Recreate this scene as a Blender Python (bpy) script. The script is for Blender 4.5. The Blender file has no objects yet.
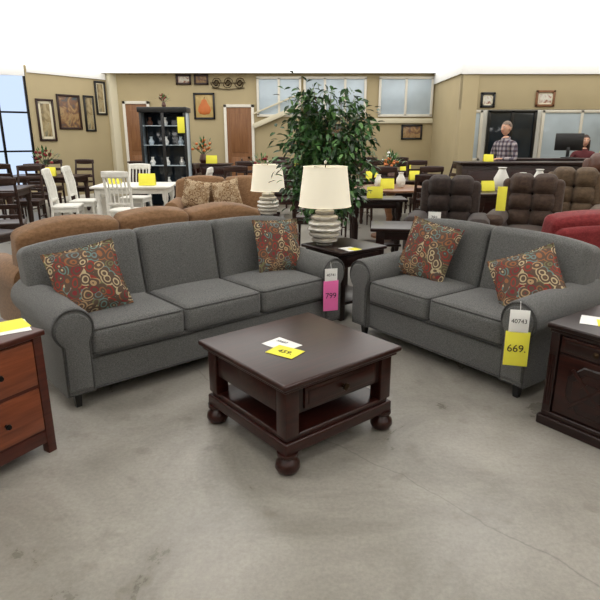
import bpy, bmesh, math, random
from mathutils import Vector, Matrix, noise
random.seed(7)
SC=bpy.context.scene
try:
    SC.view_settings.view_transform='Standard'
    SC.view_settings.look='None'
except Exception: pass

# ---------------------------------------------------------------- materials
def L(r,g,b):
    f=lambda c:(c/255/12.92) if c/255<=0.04045 else ((c/255+0.055)/1.055)**2.4
    return (f(r),f(g),f(b),1)
def newmat(name):
    m=bpy.data.materials.new(name); m.use_nodes=True
    nt=m.node_tree; b=nt.nodes['Principled BSDF']
    return m,nt,b
def nd(nt,t,**k):
    n=nt.nodes.new(t)
    for a,v in k.items():
        if a in n.inputs: n.inputs[a].default_value=v
        else: setattr(n,a,v)
    return n
def ramp(nt,stops,interp='LINEAR'):
    n=nt.nodes.new('ShaderNodeValToRGB'); cr=n.color_ramp; cr.interpolation=interp
    while len(cr.elements)<len(stops): cr.elements.new(0.5)
    for e,(p,c) in zip(cr.elements,stops): e.position=p; e.color=c
    return n
def coords(nt,scale=(1,1,1),rot=(0,0,0)):
    tc=nt.nodes.new('ShaderNodeTexCoord'); mp=nt.nodes.new('ShaderNodeMapping')
    mp.inputs['Scale'].default_value=scale; mp.inputs['Rotation'].default_value=rot
    nt.links.new(tc.outputs['Object'],mp.inputs['Vector']); return mp.outputs['Vector']
def bump(nt,b,src,s=0.2,d=0.005):
    bp=nt.nodes.new('ShaderNodeBump'); bp.inputs['Strength'].default_value=s; bp.inputs['Distance'].default_value=d
    nt.links.new(src,bp.inputs['Height']); nt.links.new(bp.outputs['Normal'],b.inputs['Normal'])
def plain(name,c,rough=0.6,metal=0,var=0.08,scale=12):
    m,nt,b=newmat(name); v=coords(nt)
    n=nd(nt,'ShaderNodeTexNoise',Scale=scale,Detail=3.0); nt.links.new(v,n.inputs['Vector'])
    c0=tuple(x*(1-var) for x in c[:3])+(1,); c1=tuple(min(1,x*(1+var)) for x in c[:3])+(1,)
    r=ramp(nt,[(0.3,c0),(0.7,c1)]); nt.links.new(n.outputs['Fac'],r.inputs['Fac'])
    nt.links.new(r.outputs['Color'],b.inputs['Base Color'])
    b.inputs['Roughness'].default_value=rough; b.inputs['Metallic'].default_value=metal
    return m
def fabric(name,c0,c1,scale=260,rough=0.95,bs=0.5,big=0.15):
    m,nt,b=newmat(name)
    v=coords(nt); n=nd(nt,'ShaderNodeTexNoise',Scale=float(scale),Detail=2.0,Roughness=0.7); nt.links.new(v,n.inputs['Vector'])
    v2=coords(nt,(1,1,2.5)); n2=nd(nt,'ShaderNodeTexNoise',Scale=scale*0.4,Detail=2.0); nt.links.new(v2,n2.inputs['Vector'])
    mx=nd(nt,'ShaderNodeMath',operation='ADD'); nt.links.new(n.outputs['Fac'],mx.inputs[0]); nt.links.new(n2.outputs['Fac'],mx.inputs[1])
    h=nd(nt,'ShaderNodeMath',operation='MULTIPLY'); h.inputs[1].default_value=0.5; nt.links.new(mx.outputs[0],h.inputs[0])
    r=ramp(nt,[(0.38,c0),(0.62,c1)]); nt.links.new(h.outputs[0],r.inputs['Fac'])
    nt.links.new(r.outputs['Color'],b.inputs['Base Color']); b.inputs['Roughness'].default_value=rough
    if 'Sheen Weight' in b.inputs: b.inputs['Sheen Weight'].default_value=0.15
    b.inputs['Specular IOR Level'].default_value=0.2
    bump(nt,b,h.outputs[0],bs,0.003)
    return m
def wood(name,c0,c1,rough=0.3,scale=6,axis=0,coat=0.12):
    m,nt,b=newmat(name); s=[14,14,14]; s[axis]=1.2
    v=coords(nt,tuple(s)); n=nd(nt,'ShaderNodeTexNoise',Scale=float(scale)/2,Detail=6.0,Roughness=0.6,Distortion=0.4); nt.links.new(v,n.inputs['Vector'])
    r=ramp(nt,[(0.3,c0),(0.7,c1)]); nt.links.new(n.outputs['Fac'],r.inputs['Fac'])
    nt.links.new(r.outputs['Color'],b.inputs['Base Color']); b.inputs['Roughness'].default_value=rough
    b.inputs['Coat Weight'].default_value=coat; b.inputs['Coat Roughness'].default_value=0.25
    b.inputs['Specular IOR Level'].default_value=0.35
    bump(nt,b,n.outputs['Fac'],0.08,0.002)
    return m
def emis(name,c,s):
    m,nt,b=newmat(name); b.inputs['Base Color'].default_value=(0.8,0.8,0.8,1)
    b.inputs['Emission Color'].default_value=c; b.inputs['Emission Strength'].default_value=s
    return m
def paisley(name,base,pal,scale=15.0):
    m,nt,b=newmat(name); v=coords(nt)
    wn=nd(nt,'ShaderNodeTexNoise',Scale=8.0,Detail=1.0); nt.links.new(v,wn.inputs['Vector'])
    ad=nt.nodes.new('ShaderNodeVectorMath'); ad.operation='MULTIPLY_ADD'; ad.inputs[1].default_value=(0.06,0.06,0.06)
    nt.links.new(wn.outputs['Color'],ad.inputs[0]); nt.links.new(v,ad.inputs[2])
    vo=nd(nt,'ShaderNodeTexVoronoi',Scale=scale); nt.links.new(ad.outputs[0],vo.inputs['Vector'])
    sp=nt.nodes.new('ShaderNodeSeparateColor'); nt.links.new(vo.outputs['Color'],sp.inputs[0])
    r=ramp(nt,[(i/len(pal),c) for i,c in enumerate(pal)],'CONSTANT'); nt.links.new(sp.outputs[0],r.inputs['Fac'])
    r2=ramp(nt,[(i/len(pal),c) for i,c in enumerate(pal[::-1])],'CONSTANT'); nt.links.new(sp.outputs[1],r2.inputs['Fac'])
    mu=nd(nt,'ShaderNodeMath',operation='MULTIPLY'); mu.inputs[1].default_value=21; nt.links.new(vo.outputs['Distance'],mu.inputs[0])
    si=nd(nt,'ShaderNodeMath',operation='SINE'); nt.links.new(mu.outputs[0],si.inputs[0])
    gt=nd(nt,'ShaderNodeMath',operation='GREATER_THAN'); gt.inputs[1].default_value=0.3; nt.links.new(si.outputs[0],gt.inputs[0])
    m1=nt.nodes.new('ShaderNodeMix'); m1.data_type='RGBA'
    g2=nd(nt,'ShaderNodeMath',operation='GREATER_THAN'); g2.inputs[1].default_value=0.22; nt.links.new(vo.outputs['Distance'],g2.inputs[0])
    nt.links.new(g2.outputs[0],m1.inputs[0]); nt.links.new(r2.outputs['Color'],m1.inputs[6]); nt.links.new(r.outputs['Color'],m1.inputs[7])
    m2=nt.nodes.new('ShaderNodeMix'); m2.data_type='RGBA'
    nt.links.new(gt.outputs[0],m2.inputs[0]); m2.inputs[6].default_value=base; nt.links.new(m1.outputs[2],m2.inputs[7])
    nt.links.new(m2.outputs[2],b.inputs['Base Color']); b.inputs['Roughness'].default_value=0.9
    b.inputs['Specular IOR Level'].default_value=0.2
    return m

GRAY=fabric('gray_tweed',L(72,73,73),L(120,120,118),340)
GRAYP=fabric('gray_piping',L(58,58,58),L(84,84,83))
TAN=fabric('tan_suede',L(116,87,60),L(140,106,76),60,0.8,0.1)
RED=fabric('red_chenille',L(108,32,36),L(136,48,50),80,0.85,0.2)
BR1=fabric('dark_brown_suede',L(44,35,32),L(62,50,45),30,0.7,0.1)
BR2=fabric('brown_suede',L(58,44,37),L(80,63,52),30,0.7,0.1)
BR3=fabric('taupe_suede',L(80,64,48),L(102,84,64),30,0.7,0.1)
BR4=plain('brown_leather',L(84,52,38),0.4)
ESP=wood('espresso_cherry',L(31,13,10),L(56,24,18),0.28)
ESPD=wood('espresso_dark',L(24,12,11),L(42,22,18),0.36)
CHERRY=wood('cherry_wood',L(102,50,30),L(138,76,48),0.38,5,0)
CHERD=wood('cherry_dark',L(58,25,18),L(84,39,28),0.38,5,0)
DKWOOD=wood('dark_dining_wood',L(32,19,15),L(58,34,26),0.4)
MEDWOOD=wood('medium_wood',L(106,68,44),L(142,98,64),0.4)
WHITEW=plain('white_paint',L(226,224,216),0.45)
BLACKP=plain('black_paint',L(18,17,17),0.35)
BLACKM=plain('black_metal',L(22,20,20),0.4,0.7)
BRASS=plain('antique_brass',L(60,46,32),0.35,0.9)
SILVER=plain('silver_glaze',L(215,211,202),0.22,0.55,0.12,30)
SHADE=plain('lamp_shade_linen',L(240,234,214),0.9,0,0.02,200)
_b=SHADE.node_tree.nodes['Principled BSDF']; _b.inputs['Emission Color'].default_value=(1.0,0.9,0.7,1); _b.inputs['Emission Strength'].default_value=0.25
YEL=plain('yellow_paper',L(240,232,76),0.8,0,0.02)
WHT=plain('white_paper',L(242,242,238),0.8,0,0.02)
PNK=plain('pink_paper',L(240,112,178),0.8,0,0.03)
INK=plain('ink',L(25,25,30),0.8)
LEAF=[plain('leaf_%d'%i,c,0.4,0,0.2,8) for i,c in enumerate([L(42,78,36),L(62,104,50),L(98,138,78),L(32,58,30)])]
BARK=wood('bark',L(84,64,46),L(130,104,78),0.85,8,2,0)
SOIL=plain('soil',L(50,38,28),0.95)
POT=plain('wicker_pot',L(70,48,32),0.8)
WALL=plain('wall_paint_beige',L(175,160,125),0.85,0,0.03,2)
WALLW=plain('wall_paint_white',L(222,222,216),0.85,0,0.02,2)
COLW=plain('column_paint',L(214,206,180),0.8,0,0.02,2)
TRIM=plain('trim_paint',L(224,219,206),0.6,0,0.02)
CEIL=plain('ceiling_paint',L(252,252,250),0.9,0,0.01)
DOORM=wood('door_oak',L(116,76,46),L(142,98,62),0.5,4,2,0.1)
GLASSB=plain('interior_window_glass',L(186,200,210),0.12,0,0.15,1.2)
GLASSD=plain('dark_glass',L(34,42,50),0.08,0,0.2,2)
SKIN=plain('skin',L(206,158,132),0.55,0,0.04)
DENIM=plain('denim',L(50,58,82),0.9)
HAIRG=plain('gray_hair',L(120,104,92),0.8)
HAIRD=plain('dark_hair',L(52,34,26),0.6)
BURG=plain('burgundy_shirt',L(92,40,44),0.9)
LIP=plain('lips',L(160,84,78),0.5)
EYE=plain('eye_dark',L(30,24,22),0.3)
SHOE=plain('shoe_leather',L(32,26,24),0.5)
PAL=[L(150,64,56),L(104,134,128),L(188,172,138),L(148,100,70),L(116,116,84),L(132,56,58),L(108,126,126),L(176,148,112)]
PIL=paisley('paisley_fabric',L(96,80,70),PAL,18.0)
PILB=paisley('tan_floral_fabric',L(160,138,110),[L(120,90,60),L(190,170,142),L(98,70,50)],14.0)
LUM=emis('added_ceiling_glow',(1.0,0.985,0.95,1),1.75)  # added glow that turns the rear ceiling white and gives soft light
LUMF=emis('added_fill_glow',(1.0,0.975,0.94,1),11.5)  # added emission, brightens the foreground from above
def plaid():
    m,nt,b=newmat('plaid_shirt'); v=coords(nt); sp=nt.nodes.new('ShaderNodeSeparateXYZ'); nt.links.new(v,sp.inputs[0])
    outs=[]
    for ax in (0,2):
        mu=nd(nt,'ShaderNodeMath',operation='MULTIPLY'); mu.inputs[1].default_value=80; nt.links.new(sp.outputs[ax],mu.inputs[0])
        s=nd(nt,'ShaderNodeMath',operation='SINE'); nt.links.new(mu.outputs[0],s.inputs[0])
        g=nd(nt,'ShaderNodeMath',operation='GREATER_THAN'); g.inputs[1].default_value=0.1; nt.links.new(s.outputs[0],g.inputs[0]); outs.append(g)
    a=nd(nt,'ShaderNodeMath',operation='ADD'); nt.links.new(outs[0].outputs[0],a.inputs[0]); nt.links.new(outs[1].outputs[0],a.inputs[1])
    h=nd(nt,'ShaderNodeMath',operation='MULTIPLY'); h.inputs[1].default_value=0.45; nt.links.new(a.outputs[0],h.inputs[0])
    r=ramp(nt,[(0,L(160,150,150)),(0.4,L(100,94,104)),(0.8,L(66,50,58))],'CONSTANT'); nt.links.new(h.outputs[0],r.inputs['Fac'])
    nt.links.new(r.outputs['Color'],b.inputs['Base Color']); b.inputs['Roughness'].default_value=0.9
    return m
PLAID=plaid()
def concrete():
    m,nt,b=newmat('polished_concrete'); v=coords(nt)
    n1=nd(nt,'ShaderNodeTexNoise',Scale=1.3,Detail=9.0,Roughness=0.68,Distortion=0.8); nt.links.new(v,n1.inputs['Vector'])
    n2=nd(nt,'ShaderNodeTexNoise',Scale=55.0,Detail=4.0,Roughness=0.7); nt.links.new(v,n2.inputs['Vector'])
    r1=ramp(nt,[(0.3,L(122,118,110)),(0.42,L(142,138,130)),(0.55,L(156,152,144)),(0.72,L(172,168,160))]); nt.links.new(n1.outputs['Fac'],r1.inputs['Fac'])
    r2=ramp(nt,[(0.3,(0.84,0.84,0.84,1)),(0.65,(1.05,1.05,1.04,1))]); nt.links.new(n2.outputs['Fac'],r2.inputs['Fac'])
    mx=nt.nodes.new('ShaderNodeMix'); mx.data_type='RGBA'; mx.blend_type='MULTIPLY'; mx.inputs[0].default_value=1
    nt.links.new(r1.outputs['Color'],mx.inputs[6]); nt.links.new(r2.outputs['Color'],mx.inputs[7])
    # scattered small stains
    n4=nd(nt,'ShaderNodeTexNoise',Scale=6.0,Detail=3.0,Roughness=0.5); nt.links.new(v,n4.inputs['Vector'])
    r4=ramp(nt,[(0.30,(0.84,0.83,0.81,1)),(0.40,(1,1,1,1))]); nt.links.new(n4.outputs['Fac'],r4.inputs['Fac'])
    m4=nt.nodes.new('ShaderNodeMix'); m4.data_type='RGBA'; m4.blend_type='MULTIPLY'; m4.inputs[0].default_value=1
    nt.links.new(mx.outputs[2],m4.inputs[6]); nt.links.new(r4.outputs['Color'],m4.inputs[7])
    n3=nd(nt,'ShaderNodeTexNoise',Scale=3.0,Detail=5.0); nt.links.new(v,n3.inputs['Vector'])
    sp=nt.nodes.new('ShaderNodeSeparateXYZ'); nt.links.new(v,sp.inputs[0])
    a=nd(nt,'ShaderNodeMath',operation='MULTIPLY'); a.inputs[1].default_value=0.72; nt.links.new(sp.outputs[0],a.inputs[0])
    c=nd(nt,'ShaderNodeMath',operation='MULTIPLY_ADD'); c.inputs[1].default_value=0.69; nt.links.new(sp.outputs[1],c.inputs[0]); nt.links.new(a.outputs[0],c.inputs[2])
    d=nd(nt,'ShaderNodeMath',operation='MULTIPLY_ADD'); d.inputs[1].default_value=0.16; nt.links.new(n3.outputs['Fac'],d.inputs[0]); nt.links.new(c.outputs[0],d.inputs[2])
    e=nd(nt,'ShaderNodeMath',operation='SUBTRACT'); e.inputs[1].default_value=1.92; nt.links.new(d.outputs[0],e.inputs[0])
    f=nd(nt,'ShaderNodeMath',operation='ABSOLUTE'); nt.links.new(e.outputs[0],f.inputs[0])
    rc=ramp(nt,[(0.0,(0.6,0.6,0.6,1)),(0.005,(1,1,1,1))]); nt.links.new(f.outputs[0],rc.inputs['Fac'])
    m2=nt.nodes.new('ShaderNodeMix'); m2.data_type='RGBA'; m2.blend_type='MULTIPLY'; m2.inputs[0].default_value=0.8
    nt.links.new(m4.outputs[2],m2.inputs[6]); nt.links.new(rc.outputs['Color'],m2.inputs[7])
    nt.links.new(m2.outputs[2],b.inputs['Base Color'])
    rr=ramp(nt,[(0.3,(0.24,0.24,0.24,1)),(0.7,(0.42,0.42,0.42,1))]); nt.links.new(n1.outputs['Fac'],rr.inputs['Fac'])
    nt.links.new(rr.outputs['Color'],b.inputs['Roughness'])
    bump(nt,b,n2.outputs['Fac'],0.05,0.002)
    return m
CONC=concrete()
def painting(name,stops,scale=3.0,seed=0.0):
    m,nt,b=newmat(name); v=coords(nt)
    n=nd(nt,'ShaderNodeTexNoise',Scale=scale,Detail=4.0,Distortion=1.5); nt.links.new(v,n.inputs['Vector'])
    r=ramp(nt,stops); nt.links.new(n.outputs['Fac'],r.inputs['Fac']); nt.links.new(r.outputs['Color'],b.inputs['Base Color'])
    b.inputs['Roughness'].default_value=0.4
    return m
ART1=painting('art_landscape',[(0.3,L(70,62,48)),(0.45,L(140,122,84)),(0.6,L(176,160,122)),(0.75,L(88,96,88))])
ART2=painting('art_vineyard',[(0.3,L(60,78,84)),(0.45,L(120,84,60)),(0.6,L(170,140,96)),(0.75,L(60,60,70))],4)
ART3=painting('art_pear_background',[(0.3,L(160,130,70)),(0.6,L(194,168,108)),(0.8,L(174,142,88))],2)
ART4=painting('art_floral',[(0.3,L(190,186,170)),(0.5,L(214,210,196)),(0.62,L(150,90,70)),(0.75,L(90,110,80))],5)
PEAR=plain('pear_orange',L(196,110,52),0.5)

# ---------------------------------------------------------------- builder
def RX(a): return Matrix.Rotation(math.radians(a),4,'X')
def RY(a): return Matrix.Rotation(math.radians(a),4,'Y')
def RZ(a): return Matrix.Rotation(math.radians(a),4,'Z')
class B:
    def __init__(s): s.bm=bmesh.new(); s.mats=[]
    def mi(s,m):
        if m not in s.mats: s.mats.append(m)
        return s.mats.index(m)
    def add(s,vs,fs,mat,M=None,deform=None):
        i=s.mi(mat); out=[]
        for v in vs:
            p=Vector(v)
            if M is not None: p=M@p
            if deform: p=Vector(deform(p))
            out.append(s.bm.verts.new(p))
        for f in fs:
            try:
                fc=s.bm.faces.new([out[k] for k in f]); fc.material_index=i; fc.smooth=True
            except ValueError: pass
    def rbox(s,c,size,r=0.006,mat=None,rot=None,k=1,puff=(0,0,0),mid=1,deform=None):
        h=[x/2 for x in size]; r=min(r,min(h)*0.98)
        ax=[]
        for a in range(3):
            inn=h[a]-r; l=[]
            for j in range(k,0,-1): l.append(-(inn+r*math.tan(math.radians(45*j/k))))
            for j in range(mid+1): l.append(-inn+2*inn*j/mid)
            for j in range(1,k+1): l.append(inn+r*math.tan(math.radians(45*j/k)))
            ax.append(l)
        n=[len(l) for l in ax]; idx={}; vs=[]; fs=[]
        def V(i,j,l):
            key=(i,j,l)
            if key in idx: return idx[key]
            p=[ax[0][i],ax[1][j],ax[2][l]]
            q=[max(-(h[a]-r),min(h[a]-r,p[a])) for a in range(3)]
            d=Vector([p[a]-q[a] for a in range(3)])
            if d.length>1e-9: d=d.normalized()*r
            o=[q[a]+d[a] for a in range(3)]
            u=[p[a]/h[a] for a in range(3)]
            for a in range(3):
                if puff[a]:
                    b_,c_=[x for x in range(3) if x!=a]
                    o[a]+=puff[a]*u[a]*max(0,1-u[b_]**2)*max(0,1-u[c_]**2)
            idx[key]=len(vs); vs.append(o); return idx[key]
        X,Y,Z=n[0]-1,n[1]-1,n[2]-1
        for i in range(X):
            for j in range(Y):
                fs.append((V(i,j,0),V(i,j+1,0),V(i+1,j+1,0),V(i+1,j,0)))
                fs.append((V(i,j,Z),V(i+1,j,Z),V(i+1,j+1,Z),V(i,j+1,Z)))
        for i in range(X):
            for l in range(Z):
                fs.append((V(i,0,l),V(i+1,0,l),V(i+1,0,l+1),V(i,0,l+1)))
                fs.append((V(i,Y,l),V(i,Y,l+1),V(i+1,Y,l+1),V(i+1,Y,l)))
        for j in range(Y):
            for l in range(Z):
                fs.append((V(0,j,l),V(0,j,l+1),V(0,j+1,l+1),V(0,j+1,l)))
                fs.append((V(X,j,l),V(X,j+1,l),V(X,j+1,l+1),V(X,j,l+1)))
        M=Matrix.Translation(Vector(c))
        if rot is not None: M=M@rot
        s.add(vs,fs,mat,M,deform)
    def bb(s,x0,x1,y0,y1,z0,z1,mat,r=0.004,**k):
        s.rbox(((x0+x1)/2,(y0+y1)/2,(z0+z1)/2),(abs(x1-x0),abs(y1-y0),abs(z1-z0)),r,mat,**k)
    def lathe(s,prof,c=(0,0,0),mat=None,seg=20,M=None,square=False):
        vs=[];fs=[]
        n=len(prof)
        for (r,z) in prof:
            for i in range(seg):
                a=2*math.pi*i/seg
                vs.append((r*math.cos(a),r*math.sin(a),z))
        for j in range(n-1):
            for i in range(seg):
                i2=(i+1)%seg
                fs.append((j*seg+i,j*seg+i2,(j+1)*seg+i2,(j+1)*seg+i))
        if prof[0][0]>1e-4: fs.append(tuple(range(seg))[::-1])
        if prof[-1][0]>1e-4: fs.append(tuple((n-1)*seg+i for i in range(seg)))
        T=Matrix.Translation(Vector(c))
        if M is not None: T=T@M
        s.add(vs,fs,mat,T)
    def tube(s,pts,r,mat,seg=6,closed=False,M=None):
        pts=[Vector(p) for p in pts]; n=len(pts); vs=[];fs=[]
        rr=r if isinstance(r,(list,tuple)) else [r]*n
        up=None
        for i,p in enumerate(pts):
            a=pts[(i-1)%n] if (closed or i>0) else p
            b=pts[(i+1)%n] if (closed or i<n-1) else p
            t=(b-a).normalized() if (b-a).length>1e-9 else Vector((0,0,1))
            if up is None:
                up=Vector((0,0,1)) if abs(t.z)<0.9 else Vector((1,0,0))
            x=t.cross(up)
            if x.length<1e-6: x=t.cross(Vector((0.3,1,0.2)))
            x.normalize(); y=x.cross(t).normalized(); up=y
            for k in range(seg):
                an=2*math.pi*k/seg; vs.append(p+rr[i]*(math.cos(an)*x+math.sin(an)*y))
        for i in range(n if closed else n-1):
            i2=(i+1)%n
            for k in range(seg):
                k2=(k+1)%seg; fs.append((i*seg+k,i*seg+k2,i2*seg+k2,i2*seg+k))
        if not closed:
            fs.append(tuple(range(seg))[::-1]); fs.append(tuple((n-1)*seg+k for k in range(seg)))
        s.add(vs,fs,mat,M)
    def loftxz(s,prof,layers,cx,cz,mat,M=None,deform=None):
        n=len(prof); vs=[];fs=[]
        for (y,sc) in layers:
            for (x,z) in prof: vs.append((cx+(x-cx)*sc,y,cz+(z-cz)*sc))
        for j in range(len(layers)-1):
            for i in range(n):
                i2=(i+1)%n; fs.append((j*n+i,j*n+i2,(j+1)*n+i2,(j+1)*n+i))
        fs.append(tuple(range(n))[::-1]); fs.append(tuple((len(layers)-1)*n+i for i in range(n)))
        s.add(vs,fs,mat,M,deform)
    def pillow(s,size,th,mat,M=None,n=14):
        vs=[];fs=[];N=n+1
        for sg in (1,-1):
            for i in range(N):
                for j in range(N):
                    u=-1+2*i/n; v=-1+2*j/n
                    x=u*size/2*(1-0.07*(1-v*v)); z=v*size/2*(1-0.07*(1-u*u))
                    t=th/2*(max(0,(1-u*u))*max(0,(1-v*v)))**0.42
                    t*=1+0.08*math.sin(u*4+v*3)
                    vs.append((x,sg*t,z))
            o=0 if sg==1 else N*N
            for i in range(n):
                for j in range(n):
                    a=o+i*N+j; q=(a,a+1,a+N+1,a+N); fs.append(q if sg==1 else q[::-1])
        s.add(vs,fs,mat,M)
        e=[]
        for k in range(n): e.append((-1,-1+2*k/n))
        for k in range(n): e.append((-1+2*k/n,1))
        for k in range(n): e.append((1,1-2*k/n))
        for k in range(n): e.append((1-2*k/n,-1))
        s.tube([(u*size/2*(1-0.07*(1-v*v)),0,v*size/2*(1-0.07*(1-u*u))) for u,v in e],0.006,mat,6,True,M)
    def ell(s,c,r,mat,M=None,su=14,sv=10,f=None):
        vs=[(0,0,-1)];fs=[]
        for j in range(1,sv):
            ph=-math.pi/2+math.pi*j/sv
            for i in range(su):
                a=2*math.pi*i/su; vs.append((math.cos(ph)*math.cos(a),math.cos(ph)*math.sin(a),math.sin(ph)))
        vs.append((0,0,1)); top=len(vs)-1
        for i in range(su):
            fs.append((0,1+(i+1)%su,1+i)); b_=1+(sv-2)*su; fs.append((top,b_+i,b_+(i+1)%su))
        for j in range(sv-2):
            for i in range(su):
                a=1+j*su; fs.append((a+i,a+(i+1)%su,a+su+(i+1)%su,a+su+i))
        if f: vs=[f(v) for v in vs]
        vs=[(v[0]*r[0],v[1]*r[1],v[2]*r[2]) for v in vs]
        T=Matrix.Translation(Vector(c))
        if M is not None: T=T@M
        s.add(vs,fs,mat,T)
    def finish(s,name,loc=(0,0,0),rot=0,parent=None,angle=38,recalc=True,scale=None):
        if recalc: bmesh.ops.recalc_face_normals(s.bm,faces=s.bm.faces[:])
        for e in s.bm.edges:
            if len(e.link_faces)==2:
                try:
                    if e.calc_face_angle()>math.radians(angle): e.smooth=False
                except Exception: pass
        me=bpy.data.meshes.new(name); s.bm.to_mesh(me); s.bm.free()
        for m in s.mats: me.materials.append(m)
        o=bpy.data.objects.new(name,me); SC.collection.objects.link(o)
        o.location=loc; o.rotation_euler=(0,0,math.radians(rot)) if not isinstance(rot,tuple) else tuple(math.radians(a) for a in rot)
        if scale: o.scale=scale
        if parent: o.parent=parent
        return o
def inst(o,loc,rot=0,scale=None):
    n=bpy.data.objects.new(o.name.split('.')[0],o.data); SC.collection.objects.link(n)
    n.location=loc; n.rotation_euler=(0,0,math.radians(rot)); 
    if scale: n.scale=scale
    return n
def text(s,size,loc,rot,mat,parent):
    c=bpy.data.curves.new('price_text','FONT'); c.body=s; c.size=size; c.align_x='CENTER'; c.align_y='CENTER'; c.extrude=0.0004
    c.materials.append(mat); o=bpy.data.objects.new('price_text',c); SC.collection.objects.link(o)
    o.parent=parent; o.location=loc; o.rotation_euler=rot; return o

# ---------------------------------------------------------------- room shell
b=B(); b.bb(-9.2,9.2,-5.2,15.4,-0.1,0,CONC,0.001); b.finish('floor')
CZ=3.06
b=B(); b.bb(-9.2,9.2,-5.2,15.4,CZ,CZ+0.12,CEIL,0.001); b.finish('ceiling')
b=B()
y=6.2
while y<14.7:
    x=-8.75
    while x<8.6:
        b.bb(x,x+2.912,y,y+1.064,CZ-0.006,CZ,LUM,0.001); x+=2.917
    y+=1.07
b.finish('added_glow_panel')  # added glowing sheets over the rear ceiling, light the room softly
b=B()
for y in (-3.0,-0.4,2.2,4.6):
    for x in (-6.5,-3.6,-0.9,2.0,4.8,7.2):
        b.bb(x-0.62,x+0.62,y-0.32,y+0.32,CZ-0.03,CZ,TRIM,0.003); b.bb(x-0.58,x+0.58,y-0.28,y+0.28,CZ-0.034,CZ-0.03,LUMF,0.001)
b.finish('added_fill_fixture')  # added fill lights, out of view above the front half
def seg_M(p0,p1):
    d=Vector((p1[0]-p0[0],p1[1]-p0[1],0)); a=math.degrees(math.atan2(d.y,d.x)); return d.length,a
b=B(); b.bb(-4.9,3.6,15,15.2,0,CZ,WALL,0.001); b.finish('wall_back')
b=B(); b.bb(3.45,3.78,12.4,12.7,0,CZ,WALL,0.002); b.bb(3.45,9.0,12.42,12.62,2.08,CZ,WALL,0.002); b.bb(3.45,3.6,12.7,15.2,0,CZ,WALL,0.001); b.finish('wall_reception')
b=B(); b.bb(3.6,9.0,15,15.2,0,CZ,WALLW,0.001); b.finish('wall_office')
b=B(); b.bb(9.0,9.2,-5.2,15.2,0,CZ,WALL,0.001); b.finish('wall_right')
b=B(); b.bb(-9.2,9.2,-5.2,-5.0,0,CZ,WALL,0.001); b.finish('wall_front')
b=B(); b.bb(-9.2,-9.0,-5.0,11.0,0,CZ,WALL,0.001); b.finish('wall_left')
AX,AY=-6.12,13.19
Ld,Ad=seg_M((AX,AY),(-4.86,15.0))
b=B(); b.bb(-0.02,Ld,0,0.15,0,CZ,WALL,0.001); b.bb(Ld-0.12,Ld+0.16,-0.14,0.02,0,CZ,COLW,0.005); b.bb(0,Ld-0.12,-0.015,0,0,0.12,TRIM,0.002); b.finish('wall_gallery',(AX,AY,0),Ad)
Lw,Aw=seg_M((-9.05,10.9),(AX,AY))
b=B(); b.bb(0,Lw,0,0.15,0,0.35,WALL,0.001); b.bb(0,Lw,0,0.15,2.95,CZ,WALL,0.001); b.bb(0,0.1,0,0.15,0.35,2.95,WALL,0.001); b.bb(Lw-0.03,Lw,0,0.15,0.35,2.95,WALL,0.001); b.finish('wall_window',(-9.05,10.9,0),Aw)
b=B()
for i in range(7):
    x=0.1+(Lw-0.15)*i/6; b.bb(x-0.025,x+0.025,0.03,0.1,0.35,2.95,BLACKM,0.003)
for z in (0.37,1.2,2.05,2.93): b.bb(0.1,Lw-0.04,0.035,0.095,z-0.02,z+0.02,BLACKM,0.003)
b.finish('window_1',(-9.05,10.9,0),Aw)
b=B(); b.bb(-3.85,-2.0,14.975,15.0,0,0.12,TRIM,0.003); b.bb(-1.15,3.44,14.975,15.0,0,0.12,TRIM,0.003); b.finish('baseboard_back')
# white fascia where the walls meet the ceiling
b=B(); b.bb(3.40,8.99,12.36,12.40,2.78,CZ-0.007,CEIL,0.003); b.bb(3.40,3.44,12.40,14.9,2.80,CZ-0.007,CEIL,0.003); b.finish('trim_reception')
b=B(); b.bb(0.0,Ld-0.14,-0.03,-0.002,2.90,CZ-0.007,CEIL,0.003); b.finish('trim_gallery',(AX,AY,0),Ad)
b=B(); b.bb(0.0,Lw-0.05,-0.03,-0.002,2.82,CZ-0.007,CEIL,0.003); b.finish('trim_window',(-9.05,10.9,0),Aw)
def door(n,x0,x1,h):
    b=B(); y=14.95
    b.bb(x0,x1,y,y+0.03,0,h,DOORM,0.003)
    for a in (x0-0.07,x1): b.bb(a,a+0.07,y-0.02,y+0.03,0,h+0.07,TRIM,0.004)
    b.bb(x0-0.07,x1+0.07,y-0.02,y+0.03,h,h+0.07,TRIM,0.004)
    w=x1-x0
    for (za,zb) in ((0.2,h*0.45),(h*0.5,h-0.15)):
        b.bb(x0+w*0.15,x1-w*0.15,y-0.012,y,za,zb,DOORM,0.01)
    b.lathe([(0.0,0),(0.03,0.01),(0.03,0.03),(0,0.045)],(x1-0.08,y-0.01,1.0),BRASS,10,RX(90))
    b.finish(n)
door('door_1',-4.5,-3.95,2.33); door('door_2',-1.9,-1.26,2.25)
def iwin(n,x0,x1,z0,z1,nx,slant=0):
    b=B(); y=14.945
    b.bb(x0,x1,y+0.02,y+0.05,z0,z1,GLASSB,0.001)
    for i in range(nx+1):
        x=x0+(x1-x0)*i/nx; b.bb(x-0.03,x+0.03,y-0.01,y+0.05,z0,z1,TRIM,0.003)
    for z in (z0,z1): b.bb(x0-0.03,x1+0.03,y-0.01,y+0.05,z-0.03,z+0.03,TRIM,0.003)
    b.finish(n)
iwin('window_2',-1.08,0.0,2.05,2.96,2); iwin('window_3',0.12,1.67,2.05,2.96,3); iwin('window_4',2.05,3.38,2.05,2.96,2)
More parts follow.
